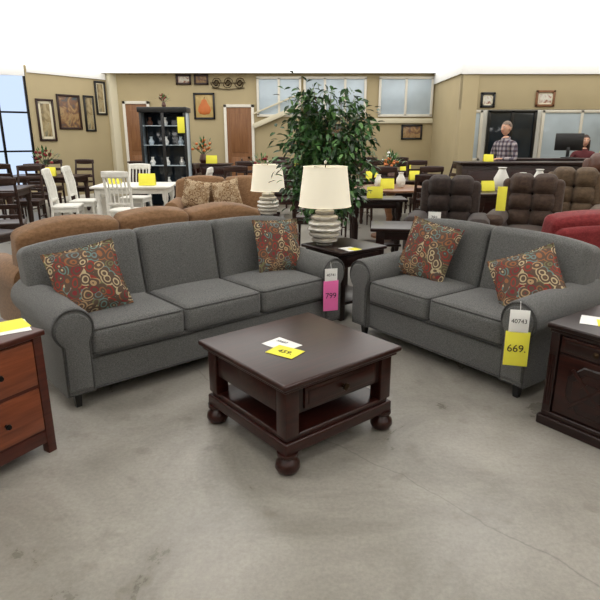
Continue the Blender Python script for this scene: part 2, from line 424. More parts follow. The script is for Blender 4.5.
b=B(); b.rbox((-0.62,14.88,2.02),(1.25,0.1,0.12),0.01,COLW,rot=RY(-22)); b.rbox((-0.62,14.86,2.32),(1.25,0.04,0.04),0.01,COLW,rot=RY(-22))
b.finish('trim_stair')
b=B(); b.bb(1.8,3.44,14.93,15.0,1.86,1.98,COLW,0.005); b.finish('trim_ledge')
b=B()
for (x0,x1,m) in ((4.0,4.7,GLASSB),(4.9,6.1,GLASSD),(6.3,8.3,GLASSB)):
    b.bb(x0,x1,14.96,15.0,0.95,2.15,m,0.001)
    for x in (x0,(x0+x1)/2,x1): b.bb(x-0.035,x+0.035,14.93,15,0.92,2.18,BLACKP if m is GLASSD else TRIM,0.003)
    for z in (0.95,2.15): b.bb(x0-0.03,x1+0.03,14.93,15,z-0.03,z+0.03,BLACKP if m is GLASSD else TRIM,0.003)
b.finish('window_5')
# ---------------------------------------------------------------- pictures
def picture(w,h,art,fr,loc,rot,pear=False,mat_w=0.0):
    b=B(); f=0.05
    b.bb(-w/2,w/2,-0.012,0,-h/2,h/2,art,0.001)
    if mat_w:
        for s_ in (-1,1):
            b.bb(s_*(w/2-mat_w),s_*w/2,-0.016,-0.01,-h/2,h/2,COLW,0.001); b.bb(-w/2,w/2,-0.016,-0.01,s_*(h/2-mat_w),s_*h/2,COLW,0.001)
    for s_ in (-1,1):
        b.bb(s_*w/2-f/2,s_*w/2+f/2,-0.035,0.0,-h/2-f/2,h/2+f/2,fr,0.008)
        b.bb(-w/2-f/2,w/2+f/2,-0.035,0.0,s_*h/2-f/2,s_*h/2+f/2,fr,0.008)
    if pear:
        b.lathe([(0,-0.02),(0.12,0.0),(0.17,0.08),(0.15,0.17),(0.09,0.26),(0.06,0.34),(0,0.37)],(0,-0.015,-h*0.32),PEAR,16,Matrix.Diagonal((1,0.08,1,1)))
        b.tube([(0,-0.02,-h*0.32+0.36),(0.02,-0.02,-h*0.32+0.42)],0.008,BARK,5)
    return b.finish('framed_picture',loc,rot)
def gal(t0,t1,z0,z1,art,fr=BLACKP,mw=0.05):
    tm=(t0+t1)/2; x=-4.86-1.39*tm; y=15-2.0*tm; nx,ny=0.821,-0.571
    picture((t1-t0)*2.436-0.05,z1-z0-0.05,art,fr,(x+nx*0.003,y+ny*0.003,(z0+z1)/2),Ad,mat_w=mw)
gal(0.07,0.2,2.05,2.86,ART1); gal(0.225,0.345,1.65,2.5,ART1,mw=0.03); gal(0.385,0.64,1.69,2.49,ART2,DKWOOD,0); gal(0.68,0.86,1.42,2.36,ART1,DKWOOD,0.08)
picture(0.5,0.6,ART3,BLACKP,(-2.47,14.995,2.28),0,True)
picture(0.34,0.2,ART4,DKWOOD,(-2.97,14.995,2.92),0); picture(0.32,0.2,ART2,DKWOOD,(-2.52,14.995,2.92),0)
picture(0.5,0.33,ART2,BLACKP,(2.92,14.995,1.64),0)
picture(0.26,0.26,ART4,BLACKP,(4.0,12.415,2.27),0,mat_w=0.05); picture(0.36,0.28,ART4,MEDWOOD,(5.22,12.415,2.30),0,mat_w=0.05)
picture(0.5,0.36,ART2,BLACKP,(0.9,14.995,1.64),0)
b=B()
for cx in (-0.3,0,0.3):
    for s_ in (-1,1):
        pts=[]
        for i in range(26):
            a=i*0.42; r=0.14*math.exp(-0.12*a); pts.append((cx+s_*r*math.cos(a)*0.9,-0.02,s_*r*math.sin(a)*0.85+s_*0.02))
        b.tube(pts,0.009,BRASS,5)
b.tube([(-0.45,-0.02,0),(0.45,-0.02,0)],0.009,BRASS,5); b.tube([(-0.42,-0.02,-0.12),(0,-0.02,-0.16),(0.42,-0.02,-0.12)],0.009,BRASS,5)
b.finish('iron_wall_scroll',(-1.84,14.99,2.84))

# ---------------------------------------------------------------- sofas
def sofa(name,W,n,fab,pip,loc,rot,D=0.88,Hb=0.88,camel=0.0,arms=True,det=True,shoulder=0.045):
    b=B(); wa=0.19
    prof=[(0.03,0.09),(0.03,0.40)]
    for i in range(19):
        a=math.radians(215-250*i/18); prof.append((0.10+0.115*math.cos(a),0.50+0.115*math.sin(a)))
    prof+=[(0.185,0.40),(0.185,0.09)]
    for side in (0,1):
        P=prof if side==0 else [(W-x,z) for x,z in prof][::-1]
        cx=0.105 if side==0 else W-0.105
        def arm_def(p):
            t=max(0,min(1,(p.y)/0.8)); 
            return (p.x,p.y,p.z+ (0.03*t if p.z>0.35 else 0))
        b.loftxz(P,[(0.0,0.93),(0.006,0.975),(0.02,1.0),(0.4,1.0),(D-0.12,1.0),(D-0.09,0.97)],cx,0.36,fab,deform=arm_def)
        if det:
            b.loftxz(P,[(-0.014,0.78),(-0.012,0.84),(0.004,0.88)],cx,0.37,fab)
            b.tube([(cx+(x-cx)*0.95,-0.001,0.36+(z-0.36)*0.95) for x,z in P],0.0065,pip,6,True)
    b.bb(wa-0.02,W-wa+0.02,0.035,D-0.05,0.09,0.31,fab,0.012,k=2)
    if det:
        b.tube([(wa,0.03,0.10),(W-wa,0.03,0.10)],0.006,pip); b.tube([(wa,0.03,0.285),(W-wa,0.03,0.285)],0.006,pip)
    cw=(W-2*wa)/n
    for i in range(n):
        x0=wa+i*cw+0.003; x1=wa+(i+1)*cw-0.003; r=0.04
        b.rbox(((x0+x1)/2,0.3,0.385),(x1-x0,0.6,0.17),r,fab,k=3,puff=(0,0.012,0.028),mid=6)
        if det:
            for z in (0.385+0.085-0.012,0.385-0.085+0.012):
                q=0.012; pts=[]
                for (cx_,cy_,a0) in ((x1-r,0.6-r,0),(x0+r,0.6-r,90),(x0+r,r,180),(x1-r,r,270)):
                    for k_ in range(4):
                        a=math.radians(a0+30*k_); pts.append((cx_+(r-q+0.004)*math.cos(a),cy_+(r-q+0.004)*math.sin(a),z))
                b.tube(pts,0.006,pip,6,True)
    xo=0.045; bw=(W-2*xo)
    inner=cw; outer=(bw-inner*(n-2))/2 if n>1 else bw
    xs=[xo]
    for i in range(n): xs.append(xs[-1]+((outer if i in (0,n-1) else inner) if n>1 else bw))
    hz=Hb-0.40
    def bdef(p):
        u=abs(p.x-W/2)/(W/2); k_=max(0,min(1,(p.z-0.45)/(Hb-0.45)))
        dz=-shoulder*u**6*k_-0.02*u*u*k_
        if camel:
            ph=(p.x-xo)/bw*n; dz+=camel*abs(math.sin(math.pi*ph))*k_ - camel*0.5*k_
        return (p.x,p.y,p.z+dz)
    for i in range(n):
        b.rbox(((xs[i]+xs[i+1])/2,0.655,0.40+hz/2),(xs[i+1]-xs[i]-0.004,0.2,hz),0.05,fab,rot=RX(-11),k=3,puff=(0,0.03,0.008),mid=7,deform=bdef)
        if det and i>0:
            ca,sa=math.cos(math.radians(11)),math.sin(math.radians(11))
            b.tube([(xs[i],0.655-0.10*ca+ (z-(0.40+hz/2))*sa+0.012,z) for z in (0.46,0.6,0.72,Hb-0.06)],0.006,pip)
    b.bb(xo+0.01,W-xo-0.01,0.68,D,0.09,0.62,fab,0.03,k=2)
    b.rbox((W/2,0.78,0.62),(bw-0.04,0.14,0.36),0.05,fab,k=2,rot=RX(-4),mid=6,deform=bdef)
    for x in (0.1,W-0.1):
        for y in (0.07,D-0.1):
            b.lathe([(0.022,0.0),(0.034,0.1)],(x,y,0),BLACKP,4,RZ(45))
    return b.finish(name,loc,rot)
SA=41.0; s_o=Vector((-1.32,2.77,0)); sd=Vector((math.cos(math.radians(SA)),math.sin(math.radians(SA)),0)); sn=Vector((-sd.y,sd.x,0)); SW=2.20
sofa('sofa',SW,3,GRAY,GRAYP,s_o,SA,Hb=0.895)
LA=-54.0; ld=Vector((math.cos(math.radians(LA)),math.sin(math.radians(LA)),0)); ln=Vector((-ld.y,ld.x,0)); LW=1.55
l_o=Vector((1.31,2.89,0))-LW*ld
sofa('loveseat',LW,2,GRAY,GRAYP,l_o,LA,Hb=0.895)
def at(o,d,n,x,y,z): 
    p=o+d*x+n*y; return Vector((p.x,p.y,z))
def pil(o,d,n,ang,x,y,z,size,lean,yaw,roll,mat=PIL):
    b=B(); b.pillow(size,0.15,mat)
    ob=b.finish('throw_pillow',at(o,d,n,x,y,z),0,recalc=True)
    M=Matrix.Rotation(math.radians(ang+yaw),4,'Z')@RX(-lean)@RY(roll)
    ob.rotation_euler=M.to_euler(); return ob
pil(s_o,sd,sn,SA,0.33,0.34,0.67,0.42,22,-16,-10)
pil(s_o,sd,sn,SA,1.88,0.41,0.675,0.42,18,-4,3)
pil(l_o,ld,ln,LA,0.40,0.40,0.68,0.45,20,6,8)
pil(l_o,ld,ln,LA,1.26,0.36,0.635,0.41,34,20,-26)

# ---------------------------------------------------------------- coffee table
b=B(); hx,hy=0.385,0.375; T=0.475
b.bb(-hx,hx,-hy,hy,T-0.03,T,ESP,0.012,k=3)
b.bb(-hx+0.018,hx-0.018,-hy+0.018,hy-0.018,T-0.05,T-0.028,ESP,0.008,k=2)
ax_,ay_=hx-0.045,hy-0.045
b.bb(-ax_+0.01,ax_-0.01,-ay_+0.01,ay_-0.01,T-0.19,T-0.05,ESPD,0.004)
for sx in (-1,1):
    for sy in (-1,1):
        cx,cy=sx*(ax_-0.03),sy*(ay_-0.03)
        b.bb(cx-0.038,cx+0.038,cy-0.038,cy+0.038,0.185,T-0.05,ESP,0.006)
        b.lathe([(0.03,0),(0.05,0.012),(0.06,0.035),(0.056,0.06),(0.04,0.075),(0.036,0.085),(0.05,0.095),(0.05,0.11)],(sx*(ax_-0.02),sy*(ay_-0.02),0),ESP,20)
for sy in (-1,1):
    b.bb(-0.235,0.235,sy*(ay_+0.004),sy*(ay_-0.02),T-0.172,T-0.065,ESP,0.006)
    b.bb(-0.215,0.215,sy*(ay_+0.009),sy*(ay_-0.02),T-0.155,T-0.082,ESP,0.006)
    b.lathe([(0.0,0),(0.012,0.0),(0.008,0.012),(0.019,0.022),(0.019,0.03),(0,0.036)],(0,sy*(ay_+0.008),T-0.118),BRASS,14,RX(90 if sy<0 else -90))
for sx in (-1,1):
    b.bb(sx*(ax_+0.0),sx*(ax_-0.02),-0.25,0.25,T-0.178,T-0.06,ESP,0.006)
b.bb(-ax_-0.015,ax_+0.015,-ay_-0.015,ay_+0.015,0.105,0.165,ESP,0.008,k=2)
b.bb(-ax_,ax_,-ay_,ay_,0.16,0.19,ESP,0.012,k=2)
b.finish('coffee_table',(-0.008,2.675,0),39.5)
def paper(name,items,loc,rot):
    b=B(); z=0
    for (cx,cy,w,h,m,r) in items:
        z+=0.0012; b.rbox((cx,cy,z),(w,h,0.001),0.0003,m,rot=RZ(r))
    o=b.finish(name,loc,rot); return o
p=paper('price_sheet',[(-0.04,0.045,0.17,0.13,WHT,-6),(0.04,-0.025,0.16,0.12,YEL,4)],(-0.09,2.59,T),-38)
text('459.',0.05,(0.045,-0.03,0.004),(0,0,0.1),INK,p); text('35607',0.028,(-0.06,0.07,0.003),(0,0,0),INK,p)

def hangtag(o,d,n,ang,x,y,z0,segs,yaw=0,tilt=0):
    b=B(); z=0
    txt=[]
    for (w,h,m,t,ts) in segs:
        z-=h; b.rbox((0,0,z+h/2),(w,0.003,h),0.001,m,rot=None); txt.append((t,ts,z+h/2)); z+=0.006
    b.tube([(0,0.0,0),(0,0.01,0.03),(0,0.02,0.045)],0.0015,WHT,4)
    ob=b.finish('price_tag',at(o,d,n,x,y,z0),(tilt,0,ang+yaw))
    for t,ts,zz in txt:
        if t: text(t,ts,(0,-0.0035,zz),(math.pi/2,0,0),INK,ob)
    return ob
hangtag(s_o,sd,sn,SA,SW-0.19,-0.06,0.55,[(0.10,0.10,WHT,'40741',0.03),(0.12,0.24,PNK,'799',0.06)],-25)
hangtag(l_o,ld,ln,LA,LW-0.055,-0.07,0.585,[(0.105,0.13,WHT,'40743',0.034),(0.13,0.20,YEL,'669.',0.06)],40,-4)

# ---------------------------------------------------------------- corner end table + lamp
b=B(); h=0.6
b.bb(-0.27,0.27,-0.27,0.27,h-0.028,h,ESPD,0.01,k=2)
b.bb(-0.24,0.24,-0.24,0.24,h-0.14,h-0.028,ESPD,0.004)
b.bb(-0.19,0.19,-0.246,-0.235,h-0.125,h-0.045,ESPD,0.004)
b.lathe([(0.01,0),(0.016,0.012),(0,0.018)],(0,-0.245,h-0.085),BRASS,10,RX(90))
for sx in (-1,1):
    for sy in (-1,1): b.bb(sx*0.24,sx*0.19,sy*0.24,sy*0.19,0,h-0.028,ESPD,0.004)
b.bb(-0.23,0.23,-0.23,0.23,0.13,0.155,ESPD,0.004)
b.finish('end_table',(0.385,4.76,0),38)
def lamp(loc,s=1.0):
    b=B(); prof=[(0.07,0),(0.075,0.012),(0.055,0.02)]
    for i in range(6):
        z=0.02+i*0.048; R=[0.115,0.138,0.15,0.145,0.12,0.085][i]
        prof+= [(R*0.82,z+0.003),(R*0.97,z+0.012),(R,z+0.024),(R*0.97,z+0.036),(R*0.82,z+0.045)]
    prof+=[(0.03,0.32),(0.018,0.34),(0.012,0.40)]
    b.lathe(prof,(0,0,0),SILVER,28)
    vs=[];fs=[];sg=36
    ps=[(0.225,0.335),(0.185,0.665),(0.182,0.665),(0.222,0.335)]
    for (r,z) in ps:
        for i in range(sg):
            a=2*math.pi*i/sg; vs.append((r*math.cos(a),r*math.sin(a),z))
    for j in range(4):
        for i in range(sg):
            j2=(j+1)%4; fs.append((j*sg+i,j*sg+(i+1)%sg,j2*sg+(i+1)%sg,j2*sg+i))
    b.add(vs,fs,SHADE)
    for z,r in ((0.337,0.226),(0.663,0.187)):
        b.tube([(r*math.cos(2*math.pi*i/36),r*math.sin(2*math.pi*i/36),z) for i in range(36)],0.004,SHADE,5,True)
    for a in (0,120,240):
        a=math.radians(a); b.tube([(0,0,0.655),(0.184*math.cos(a),0.184*math.sin(a),0.655)],0.003,BRASS,4)
    b.tube([(0,0,0.39),(0,0,0.69)],0.005,BRASS,6); b.ell((0,0,0.70),(0.012,0.012,0.016),SILVER)
    b.ell((0,0,0.50),(0.03,0.03,0.05),WHT)
    return b.finish('table_lamp',loc,0,scale=(s,s,s))
lamp((0.215,4.77,0.601),1.0)
p=paper('price_sheet',[(0,0,0.13,0.16,WHT,0),(0.03,-0.03,0.09,0.09,YEL,8)],(0.42,4.55,0.6),30)

# ---------------------------------------------------------------- left nightstand chest
b=B(); W_,D_,H_=0.62,0.46,0.635
b.bb(-0.015,W_+0.015,-0.02,D_+0.01,H_-0.028,H_,CHERD,0.008,k=2)
b.bb(0,W_,0,D_,0.10,H_-0.028,CHERD,0.004)
for x in (0.0,W_-0.045):
    b.bb(x,x+0.045,-0.008,0.04,0.0,H_-0.028,CHERD,0.004)
for x in (0.0,W_-0.045): b.bb(x,x+0.045,D_-0.045,D_,0.0,0.12,CHERD,0.004)
hh=(H_-0.028-0.13)/2
for i in range(2):
    z0=0.125+i*hh
    b.bb(0.05,W_-0.05,-0.012,0.02,z0+0.012,z0+hh-0.008,CHERRY,0.006)
    for x in (W_*0.25,W_*0.62):
        b.lathe([(0.008,0),(0.008,0.012),(0.014,0.02),(0.011,0.028),(0,0.03)],(x,-0.012,z0+hh/2),BLACKM,12,RX(90))
b.bb(0.04,W_-0.04,-0.004,0.02,0.06,0.125,CHERD,0.004)
fr=Vector((0.5,0.866,0))
o=Vector((-1.225,2.43,0))-fr*W_
b.finish('nightstand',o,60)
pn=paper('price_sheet',[(0,0,0.26,0.20,WHT,0),(0.06,0.03,0.14,0.16,YEL,6)],(-1.42,2.43,H_),35)
# ---------------------------------------------------------------- right end table (carved)
b=B(); W_,D_,H_=0.50,0.60,0.58
b.bb(-0.02,W_+0.02,-0.02,D_+0.02,H_-0.03,H_,ESPD,0.011,k=3)
b.bb(-0.005,W_+0.005,-0.005,D_+0.005,H_-0.05,H_-0.028,ESPD,0.006)
b.bb(0.015,W_-0.015,0.015,D_-0.015,0.07,H_-0.05,ESPD,0.004)
b.bb(-0.015,W_+0.015,-0.015,D_+0.015,0.0,0.055,ESPD,0.008,k=2)
b.bb(-0.003,W_+0.003,-0.003,D_+0.003,0.05,0.085,ESPD,0.012,k=2)
for x in (0.0,W_-0.05):
    for y in (0.0,D_-0.05): b.bb(x,x+0.05,y,y+0.05,0.06,H_-0.05,ESPD,0.006)
    for k_ in range(3): b.tube([(x+0.013+k_*0.012,-0.001,0.12),(x+0.013+k_*0.012,-0.001,H_-0.17)],0.004,ESP,5)
b.bb(0.06,W_-0.06,0.0,0.03,H_-0.145,H_-0.06,ESP,0.006); b.bb(0.08,W_-0.08,-0.006,0.02,H_-0.13,H_-0.075,ESPD,0.005)
b.lathe([(0.007,0),(0.007,0.012),(0.016,0.022),(0,0.03)],(W_/2,-0.004,H_-0.10),BRASS,12,RX(90))
b.bb(0.06,W_-0.06,0.0,0.03,0.095,H_-0.155,ESP,0.006)
cx=W_/2; cz=(0.095+H_-0.155)/2
for rr,m,t in ((0.145,ESPD,-0.004),(0.11,ESP,-0.010),(0.06,ESPD,-0.018)):
    b.lathe([(rr,0),(rr*0.94,0.006-t*0.6),(0,0.006-t*0.6)],(cx,0.001,cz),m,8,RX(90)@RZ(22.5))
for a in (45,135):
    b.rbox((cx,-0.012,cz),(0.30,0.008,0.02),0.003,ESP,rot=RY(a))
b.lathe([(0.006,0),(0.006,0.01),(0.014,0.02),(0,0.026)],(W_-0.085,-0.002,cz),BRASS,12,RX(90))
b.bb(W_-0.018,W_-0.004,0.09,D_-0.09,0.12,H_-0.09,ESP,0.005); b.bb(0.004,0.018,0.09,D_-0.09,0.12,H_-0.09,ESP,0.005)
b.finish('carved_end_table',(1.315,2.70,0),LA)
pn=paper('price_sheet',[(0,0,0.2,0.16,WHT,0),(0.05,-0.02,0.14,0.12,YEL,6)],(1.57,2.70,H_),-30)

# ---------------------------------------------------------------- tan sofa behind, tan loveseat, red sofa
sofa('tan_sofa',2.2,3,TAN,TAN,s_o+sd*2.30+sn*1.90,SA+180,Hb=0.935,camel=0.035,det=False)
sofa('tan_loveseat',1.6,2,TAN,TAN,(-1.95,7.9,0),0,Hb=0.93,camel=0.03,det=False)
for (x,rl) in ((-1.55,10),(-1.1,-12)):
    b=B(); b.pillow(0.42,0.14,PILB); ob=b.finish('throw_pillow',(x,8.30,0.69)); ob.rotation_euler=(RX(-16)@RY(rl)).to_euler()
sofa('red_armchair',1.05,1,RED,RED,(2.95,5.45,0),190,Hb=0.90,det=False)
# ---------------------------------------------------------------- recliners
def recliner(mat,loc,rot,sz=1.0):
    b=B()
    for sx in (-1,1):
        b.rbox((sx*0.34,-0.02,0.32),(0.20,0.80,0.56),0.085,mat,k=3,puff=(0.02,0.02,0.02),mid=5)
        b.rbox((sx*0.34,-0.05,0.60),(0.22,0.66,0.13),0.06,mat,k=3,puff=(0.01,0.02,0.02),mid=5)
        b.rbox((sx*0.27,0.27,0.82),(0.13,0.2,0.40),0.06,mat,k=3,mid=4,rot=RX(-12))
    b.rbox((0,-0.05,0.40),(0.50,0.68,0.20),0.07,mat,k=3,puff=(0,0.02,0.03),mid=5)
    b.rbox((0,-0.40,0.24),(0.48,0.12,0.34),0.05,mat,k=3,puff=(0,0.02,0),mid=4)
    for i,(z,h_,t) in enumerate(((0.58,0.22,0.22),(0.76,0.22,0.24),(0.95,0.24,0.26))):
        for sx in (-1,1):
            b.rbox((sx*0.125,0.20+0.21*(z-0.55),z),(0.27,t,h_),0.08,mat,k=3,puff=(0.0,0.035,0.01),mid=4,rot=RX(-12))
    b.rbox((0,0.34,0.62),(0.6,0.14,0.80),0.06,mat,k=3,rot=RX(-12),mid=3)
    b.bb(-0.36,0.36,-0.36,0.36,0.0,0.10,BLACKP,0.01)
    return b.finish('recliner',loc,rot,scale=(1,1,sz))
recliner(BR1,(1.68,6.25,0),-18,1.0); recliner(BR2,(2.60,6.25,0),-26,1.02)
recliner(BR3,(3.32,6.80,0),-30,1.06); recliner(BR4,(4.05,7.40,0),-32,1.2)
# ---------------------------------------------------------------- ficus
b=B()
b.lathe([(0.15,0),(0.19,0.03),(0.21,0.16),(0.20,0.28),(0.215,0.32),(0.19,0.32),(0.18,0.28),(0.0,0.28)],(0,0,0),POT,24)
b.lathe([(0.185,0.27),(0.0,0.292)],(0,0,0),SOIL,20)
tips=[]
for k_ in range(4):
    a0=k_*1.57; pts=[]
    for i in range(9):
        z=0.27+i*0.13; pts.append((0.035*math.cos(a0+i*0.7)*(1+0.15*i),0.035*math.sin(a0+i*0.7)*(1+0.15*i),z))
    b.tube(pts,[0.018-0.0012*i for i in range(9)],BARK,6)
    tips.append(pts[-1]); tips.append(pts[5]); tips.append(pts[6])
cl=[]
for i in range(88):
    a=random.uniform(0,2*math.pi); z=random.uniform(0.75,2.05)
    R=0.50*math.sqrt(max(0.05,1-((z-1.40)/0.74)**2)); r=R*random.uniform(0.35,1.0)
    e=Vector((r*math.cos(a),r*math.sin(a),z)); st=Vector(random.choice(tips)); 
    if st.z>e.z: st=Vector((st.x*0.5,st.y*0.5,max(0.7,e.z-0.2)))
    md=(st+e)/2+Vector((0,0,0.06)); b.tube([st,md,e],[0.006,0.004,0.002],BARK,4); cl.append((st,md,e))
for (st,md,e) in cl:
    for j in range(44):
        t=random.uniform(0.45,1.0)
        base=(md.lerp(e,(t-0.45)/0.55))+Vector([random.gauss(0,0.075) for _ in range(3)])
        d=Vector((base.x+random.gauss(0,0.25),base.y+random.gauss(0,0.25),random.uniform(-0.7,0.25))).normalized()
        sd_=d.cross(Vector((random.gauss(0,0.4),random.gauss(0,0.4),1))).normalized(); up=sd_.cross(d).normalized()
        l=random.uniform(0.065,0.10); w=l*0.25
        P=[base,base+d*l*0.35+sd_*w+up*w*0.3,base+d*l*0.7+sd_*w*0.75+up*w*0.15,base+d*l-up*l*0.12,base+d*l*0.7-sd_*w*0.75+up*w*0.15,base+d*l*0.35-sd_*w+up*w*0.3,base+d*l*0.5]
        b.add(P,[(0,1,6),(1,2,6),(2,3,6),(3,4,6),(4,5,6),(5,0,6)],LEAF[random.choices([0,1,2,3],[3,4,3,2])[0]])
b.finish('potted_ficus_tree',(0.27,5.82,0),recalc=False)

# ---------------------------------------------------------------- dining furniture
def chair_mesh(mat,seatm,slats=True):
    b=B()
    b.rbox((0,0,0.45),(0.44,0.42,0.045),0.015,seatm,k=2,puff=(0,0,0.01),mid=3)
    b.bb(-0.2,0.2,-0.19,0.19,0.37,0.43,mat,0.005)
    for sx in (-1,1):
        b.lathe([(0.016,0),(0.026,0.36),(0.026,0.43)],(sx*0.19,-0.18,0),mat,4,RZ(45))
        b.tube([(sx*0.19,0.24,0),(sx*0.19,0.19,0.42),(sx*0.19,0.21,0.75),(sx*0.185,0.27,1.02)],[0.02,0.024,0.021,0.018],mat,6)
    b.rbox((0,0.27,0.99),(0.42,0.028,0.085),0.012,mat,k=2,puff=(0,0,0.012),mid=4)
    b.rbox((0,0.20,0.56),(0.37,0.022,0.04),0.006,mat)
    if slats:
        for i in range(5):
            x=-0.13+i*0.065; b.tube([(x,0.20,0.56),(x,0.215,0.75),(x,0.262,0.97)],[0.011]*3,mat,5)
    else:
        for z,y in ((0.68,0.205),(0.83,0.225)): b.rbox((0,y+0.003,z),(0.37,0.02,0.06),0.006,mat,rot=RX(-8))
    for sx in (-1,1): b.bb(sx*0.19-0.01,sx*0.19+0.01,-0.17,0.2,0.18,0.2,mat,0.003)
    return b
def table_mesh(w,d,mat,topm=None,h=0.76,shelf=False):
    b=B(); b.bb(-w/2,w/2,-d/2,d/2,h-0.035,h,topm or mat,0.01,k=2)
    b.bb(-w/2+0.06,w/2-0.06,-d/2+0.06,d/2-0.06,h-0.12,h-0.035,mat,0.004)
    if shelf: b.bb(-w/2+0.05,w/2-0.05,-d/2+0.05,d/2-0.05,0.15,0.18,mat,0.005)
    for sx in (-1,1):
        for sy in (-1,1):
            c=(sx*(w/2-0.1),sy*(d/2-0.1),0)
            b.lathe([(0.025,0),(0.035,0.05),(0.025,0.09),(0.04,0.2),(0.045,0.42),(0.028,0.5),(0.045,0.54),(0.045,h-0.1)],c,mat,12)
            b.bb(c[0]-0.042,c[0]+0.042,c[1]-0.042,c[1]+0.042,h-0.18,h-0.036,mat,0.004)
    return b
cd=chair_mesh(DKWOOD,DKWOOD,False).finish('dining_chair',(-3.75,7.0,0),200)
cw_=chair_mesh(WHITEW,WHITEW,True).finish('white_dining_chair',(-3.72,8.85,0),-80+180)
inst(cw_,(-2.62,8.33,0),170); inst(cw_,(-3.0,10.15,0),-8); inst(cw_,(-3.72,9.6,0),95); inst(cw_,(-1.72,9.1,0),-92)
table_mesh(1.25,0.95,WHITEW,WHITEW).finish('white_dining_table',(-2.72,9.25,0),5)
table_mesh(1.9,1.0,DKWOOD).finish('dining_table',(-5.2,8.5,0),8)
for (x,y,r) in ((-4.6,7.5,190),(-5.4,9.5,10),(-4.7,9.6,10),(-5.4,7.4,190),(-4.3,6.4,150),(-3.5,6.2,165)): inst(cd,(x,y,0),r)
t2=table_mesh(1.5,0.95,DKWOOD).finish('dining_table',(-5.2,11.5,0),0)
for (x,y,r) in ((-5.6,10.7,185),(-4.9,10.7,175),(-5.5,12.3,0),(-4.8,12.3,0)): inst(cd,(x,y,0),r)
for (tx,ty,rr) in ((-0.7,10.6,0),(1.7,10.4,8),(-0.1,13.1,0),(2.1,13.0,0)):
    inst(t2,(tx,ty,0),rr)
    for (dx,dy,r) in ((-0.4,-0.7,180),(0.4,-0.7,180),(-0.4,0.7,0),(0.4,0.7,0),(-0.98,0,90),(0.98,0,-90)):
        if tx>2 and dx==0.98: continue
        a=math.radians(rr); inst(cd,(tx+dx*math.cos(a)-dy*math.sin(a),ty+dx*math.sin(a)+dy*math.cos(a),0),r+rr+random.uniform(-6,6))
inst(t2,(3.1,8.2,0),10)
def buffet(loc,rot,w=1.3,h=0.95):
    b=B(); b.bb(-w/2-0.03,w/2+0.03,-0.25,0.25,h-0.035,h,DKWOOD,0.01,k=2); b.bb(-w/2,w/2,-0.22,0.22,0.1,h-0.035,DKWOOD,0.005)
    for sx in (-1,1):
        for sy in (-1,1): b.lathe([(0.025,0),(0.045,0.03),(0.035,0.1)],(sx*(w/2-0.06),sy*0.17,0),DKWOOD,10)
    for i in range(3):
        x0=-w/2+0.04+i*(w-0.08)/3; x1=x0+(w-0.08)/3-0.02
        b.bb(x0,x1,-0.235,-0.2,h-0.22,h-0.07,ESP,0.005); b.bb(x0,x1,-0.235,-0.2,0.14,h-0.25,ESP,0.005)
        b.bb(x0+0.05,x1-0.05,-0.245,-0.2,0.2,h-0.31,DKWOOD,0.006)
        b.ell(((x0+x1)/2,-0.25,h-0.145),(0.014,0.014,0.014),BRASS,None,8,6); b.ell((x1-0.03,-0.25,0.5),(0.012,0.012,0.012),BRASS,None,8,6)
    return b.finish('buffet_cabinet',loc,rot)
buffet((-2.15,12.6,0),0,1.2); buffet((-3.6,13.9,0),0,1.1)
table_mesh(0.75,0.45,ESPD,None,0.76,True).finish('console_table',(0.98,7.15,0),0)
table_mesh(0.66,0.55,ESPD,None,0.64,True).finish('side_table',(1.06,5.62,0),-8)
b=B(); b.lathe([(0.28,0),(0.28,0.03),(0.06,0.07),(0.05,0.3),(0.09,0.45),(0.05,0.6),(0.1,0.7),(0.1,0.725)],(0,0,0),MEDWOOD,24); b.lathe([(0.56,0.725),(0.6,0.74),(0.6,0.76),(0.57,0.77)],(0,0,0),MEDWOOD,36); b.finish('round_pedestal_table',(1.4,8.6,0))
inst(cd,(0.5,8.5,0),95); inst(cd,(0.15,7.6,0),170); inst(cd,(1.75,7.65,0),175)
table_mesh(0.42,0.42,ESPD,None,0.5).finish('side_table',(-0.42,7.3,0),0); lamp((-0.42,7.3,0.501),1.0)
b=B(); w,d,h=0.92,0.42,2.08
b.bb(-w/2,w/2,-d/2,d/2,0,0.14,BLACKP,0.008); b.bb(-w/2-0.03,w/2+0.03,-d/2-0.03,d/2+0.02,h-0.1,h,BLACKP,0.015,k=2)
b.bb(-w/2,w/2,d/2-0.02,d/2,0.1,h-0.05,GLASSD,0.003)
for sx in (-1,1):
    for sy in (-1,1): b.bb(sx*w/2,sx*(w/2-0.05),sy*d/2,sy*(d/2-0.04),0.1,h-0.06,BLACKP,0.005)
    b.bb(sx*(w/2-0.002),sx*(w/2-0.008),-d/2+0.04,d/2-0.04,0.1,h-0.06,GLASSB,0.001)
b.bb(-0.03,0.03,-d/2,-d/2+0.03,0.1,h-0.06,BLACKP,0.004)
for z in (0.55,0.95,1.35,1.72):
    b.bb(-w/2+0.03,w/2-0.03,-d/2+0.03,d/2-0.03,z,z+0.012,GLASSB,0.002)
    for k_ in range(3):
        x=-0.3+k_*0.3; b.lathe([(0.04,0),(0.06,0.06),(0.025,0.12),(0.035,0.16)],(x,0,z+0.012),random.choice([SILVER,WHT,GLASSB,BR4]),12)
b.finish('curio_cabinet',(-2.72,11.6,0))
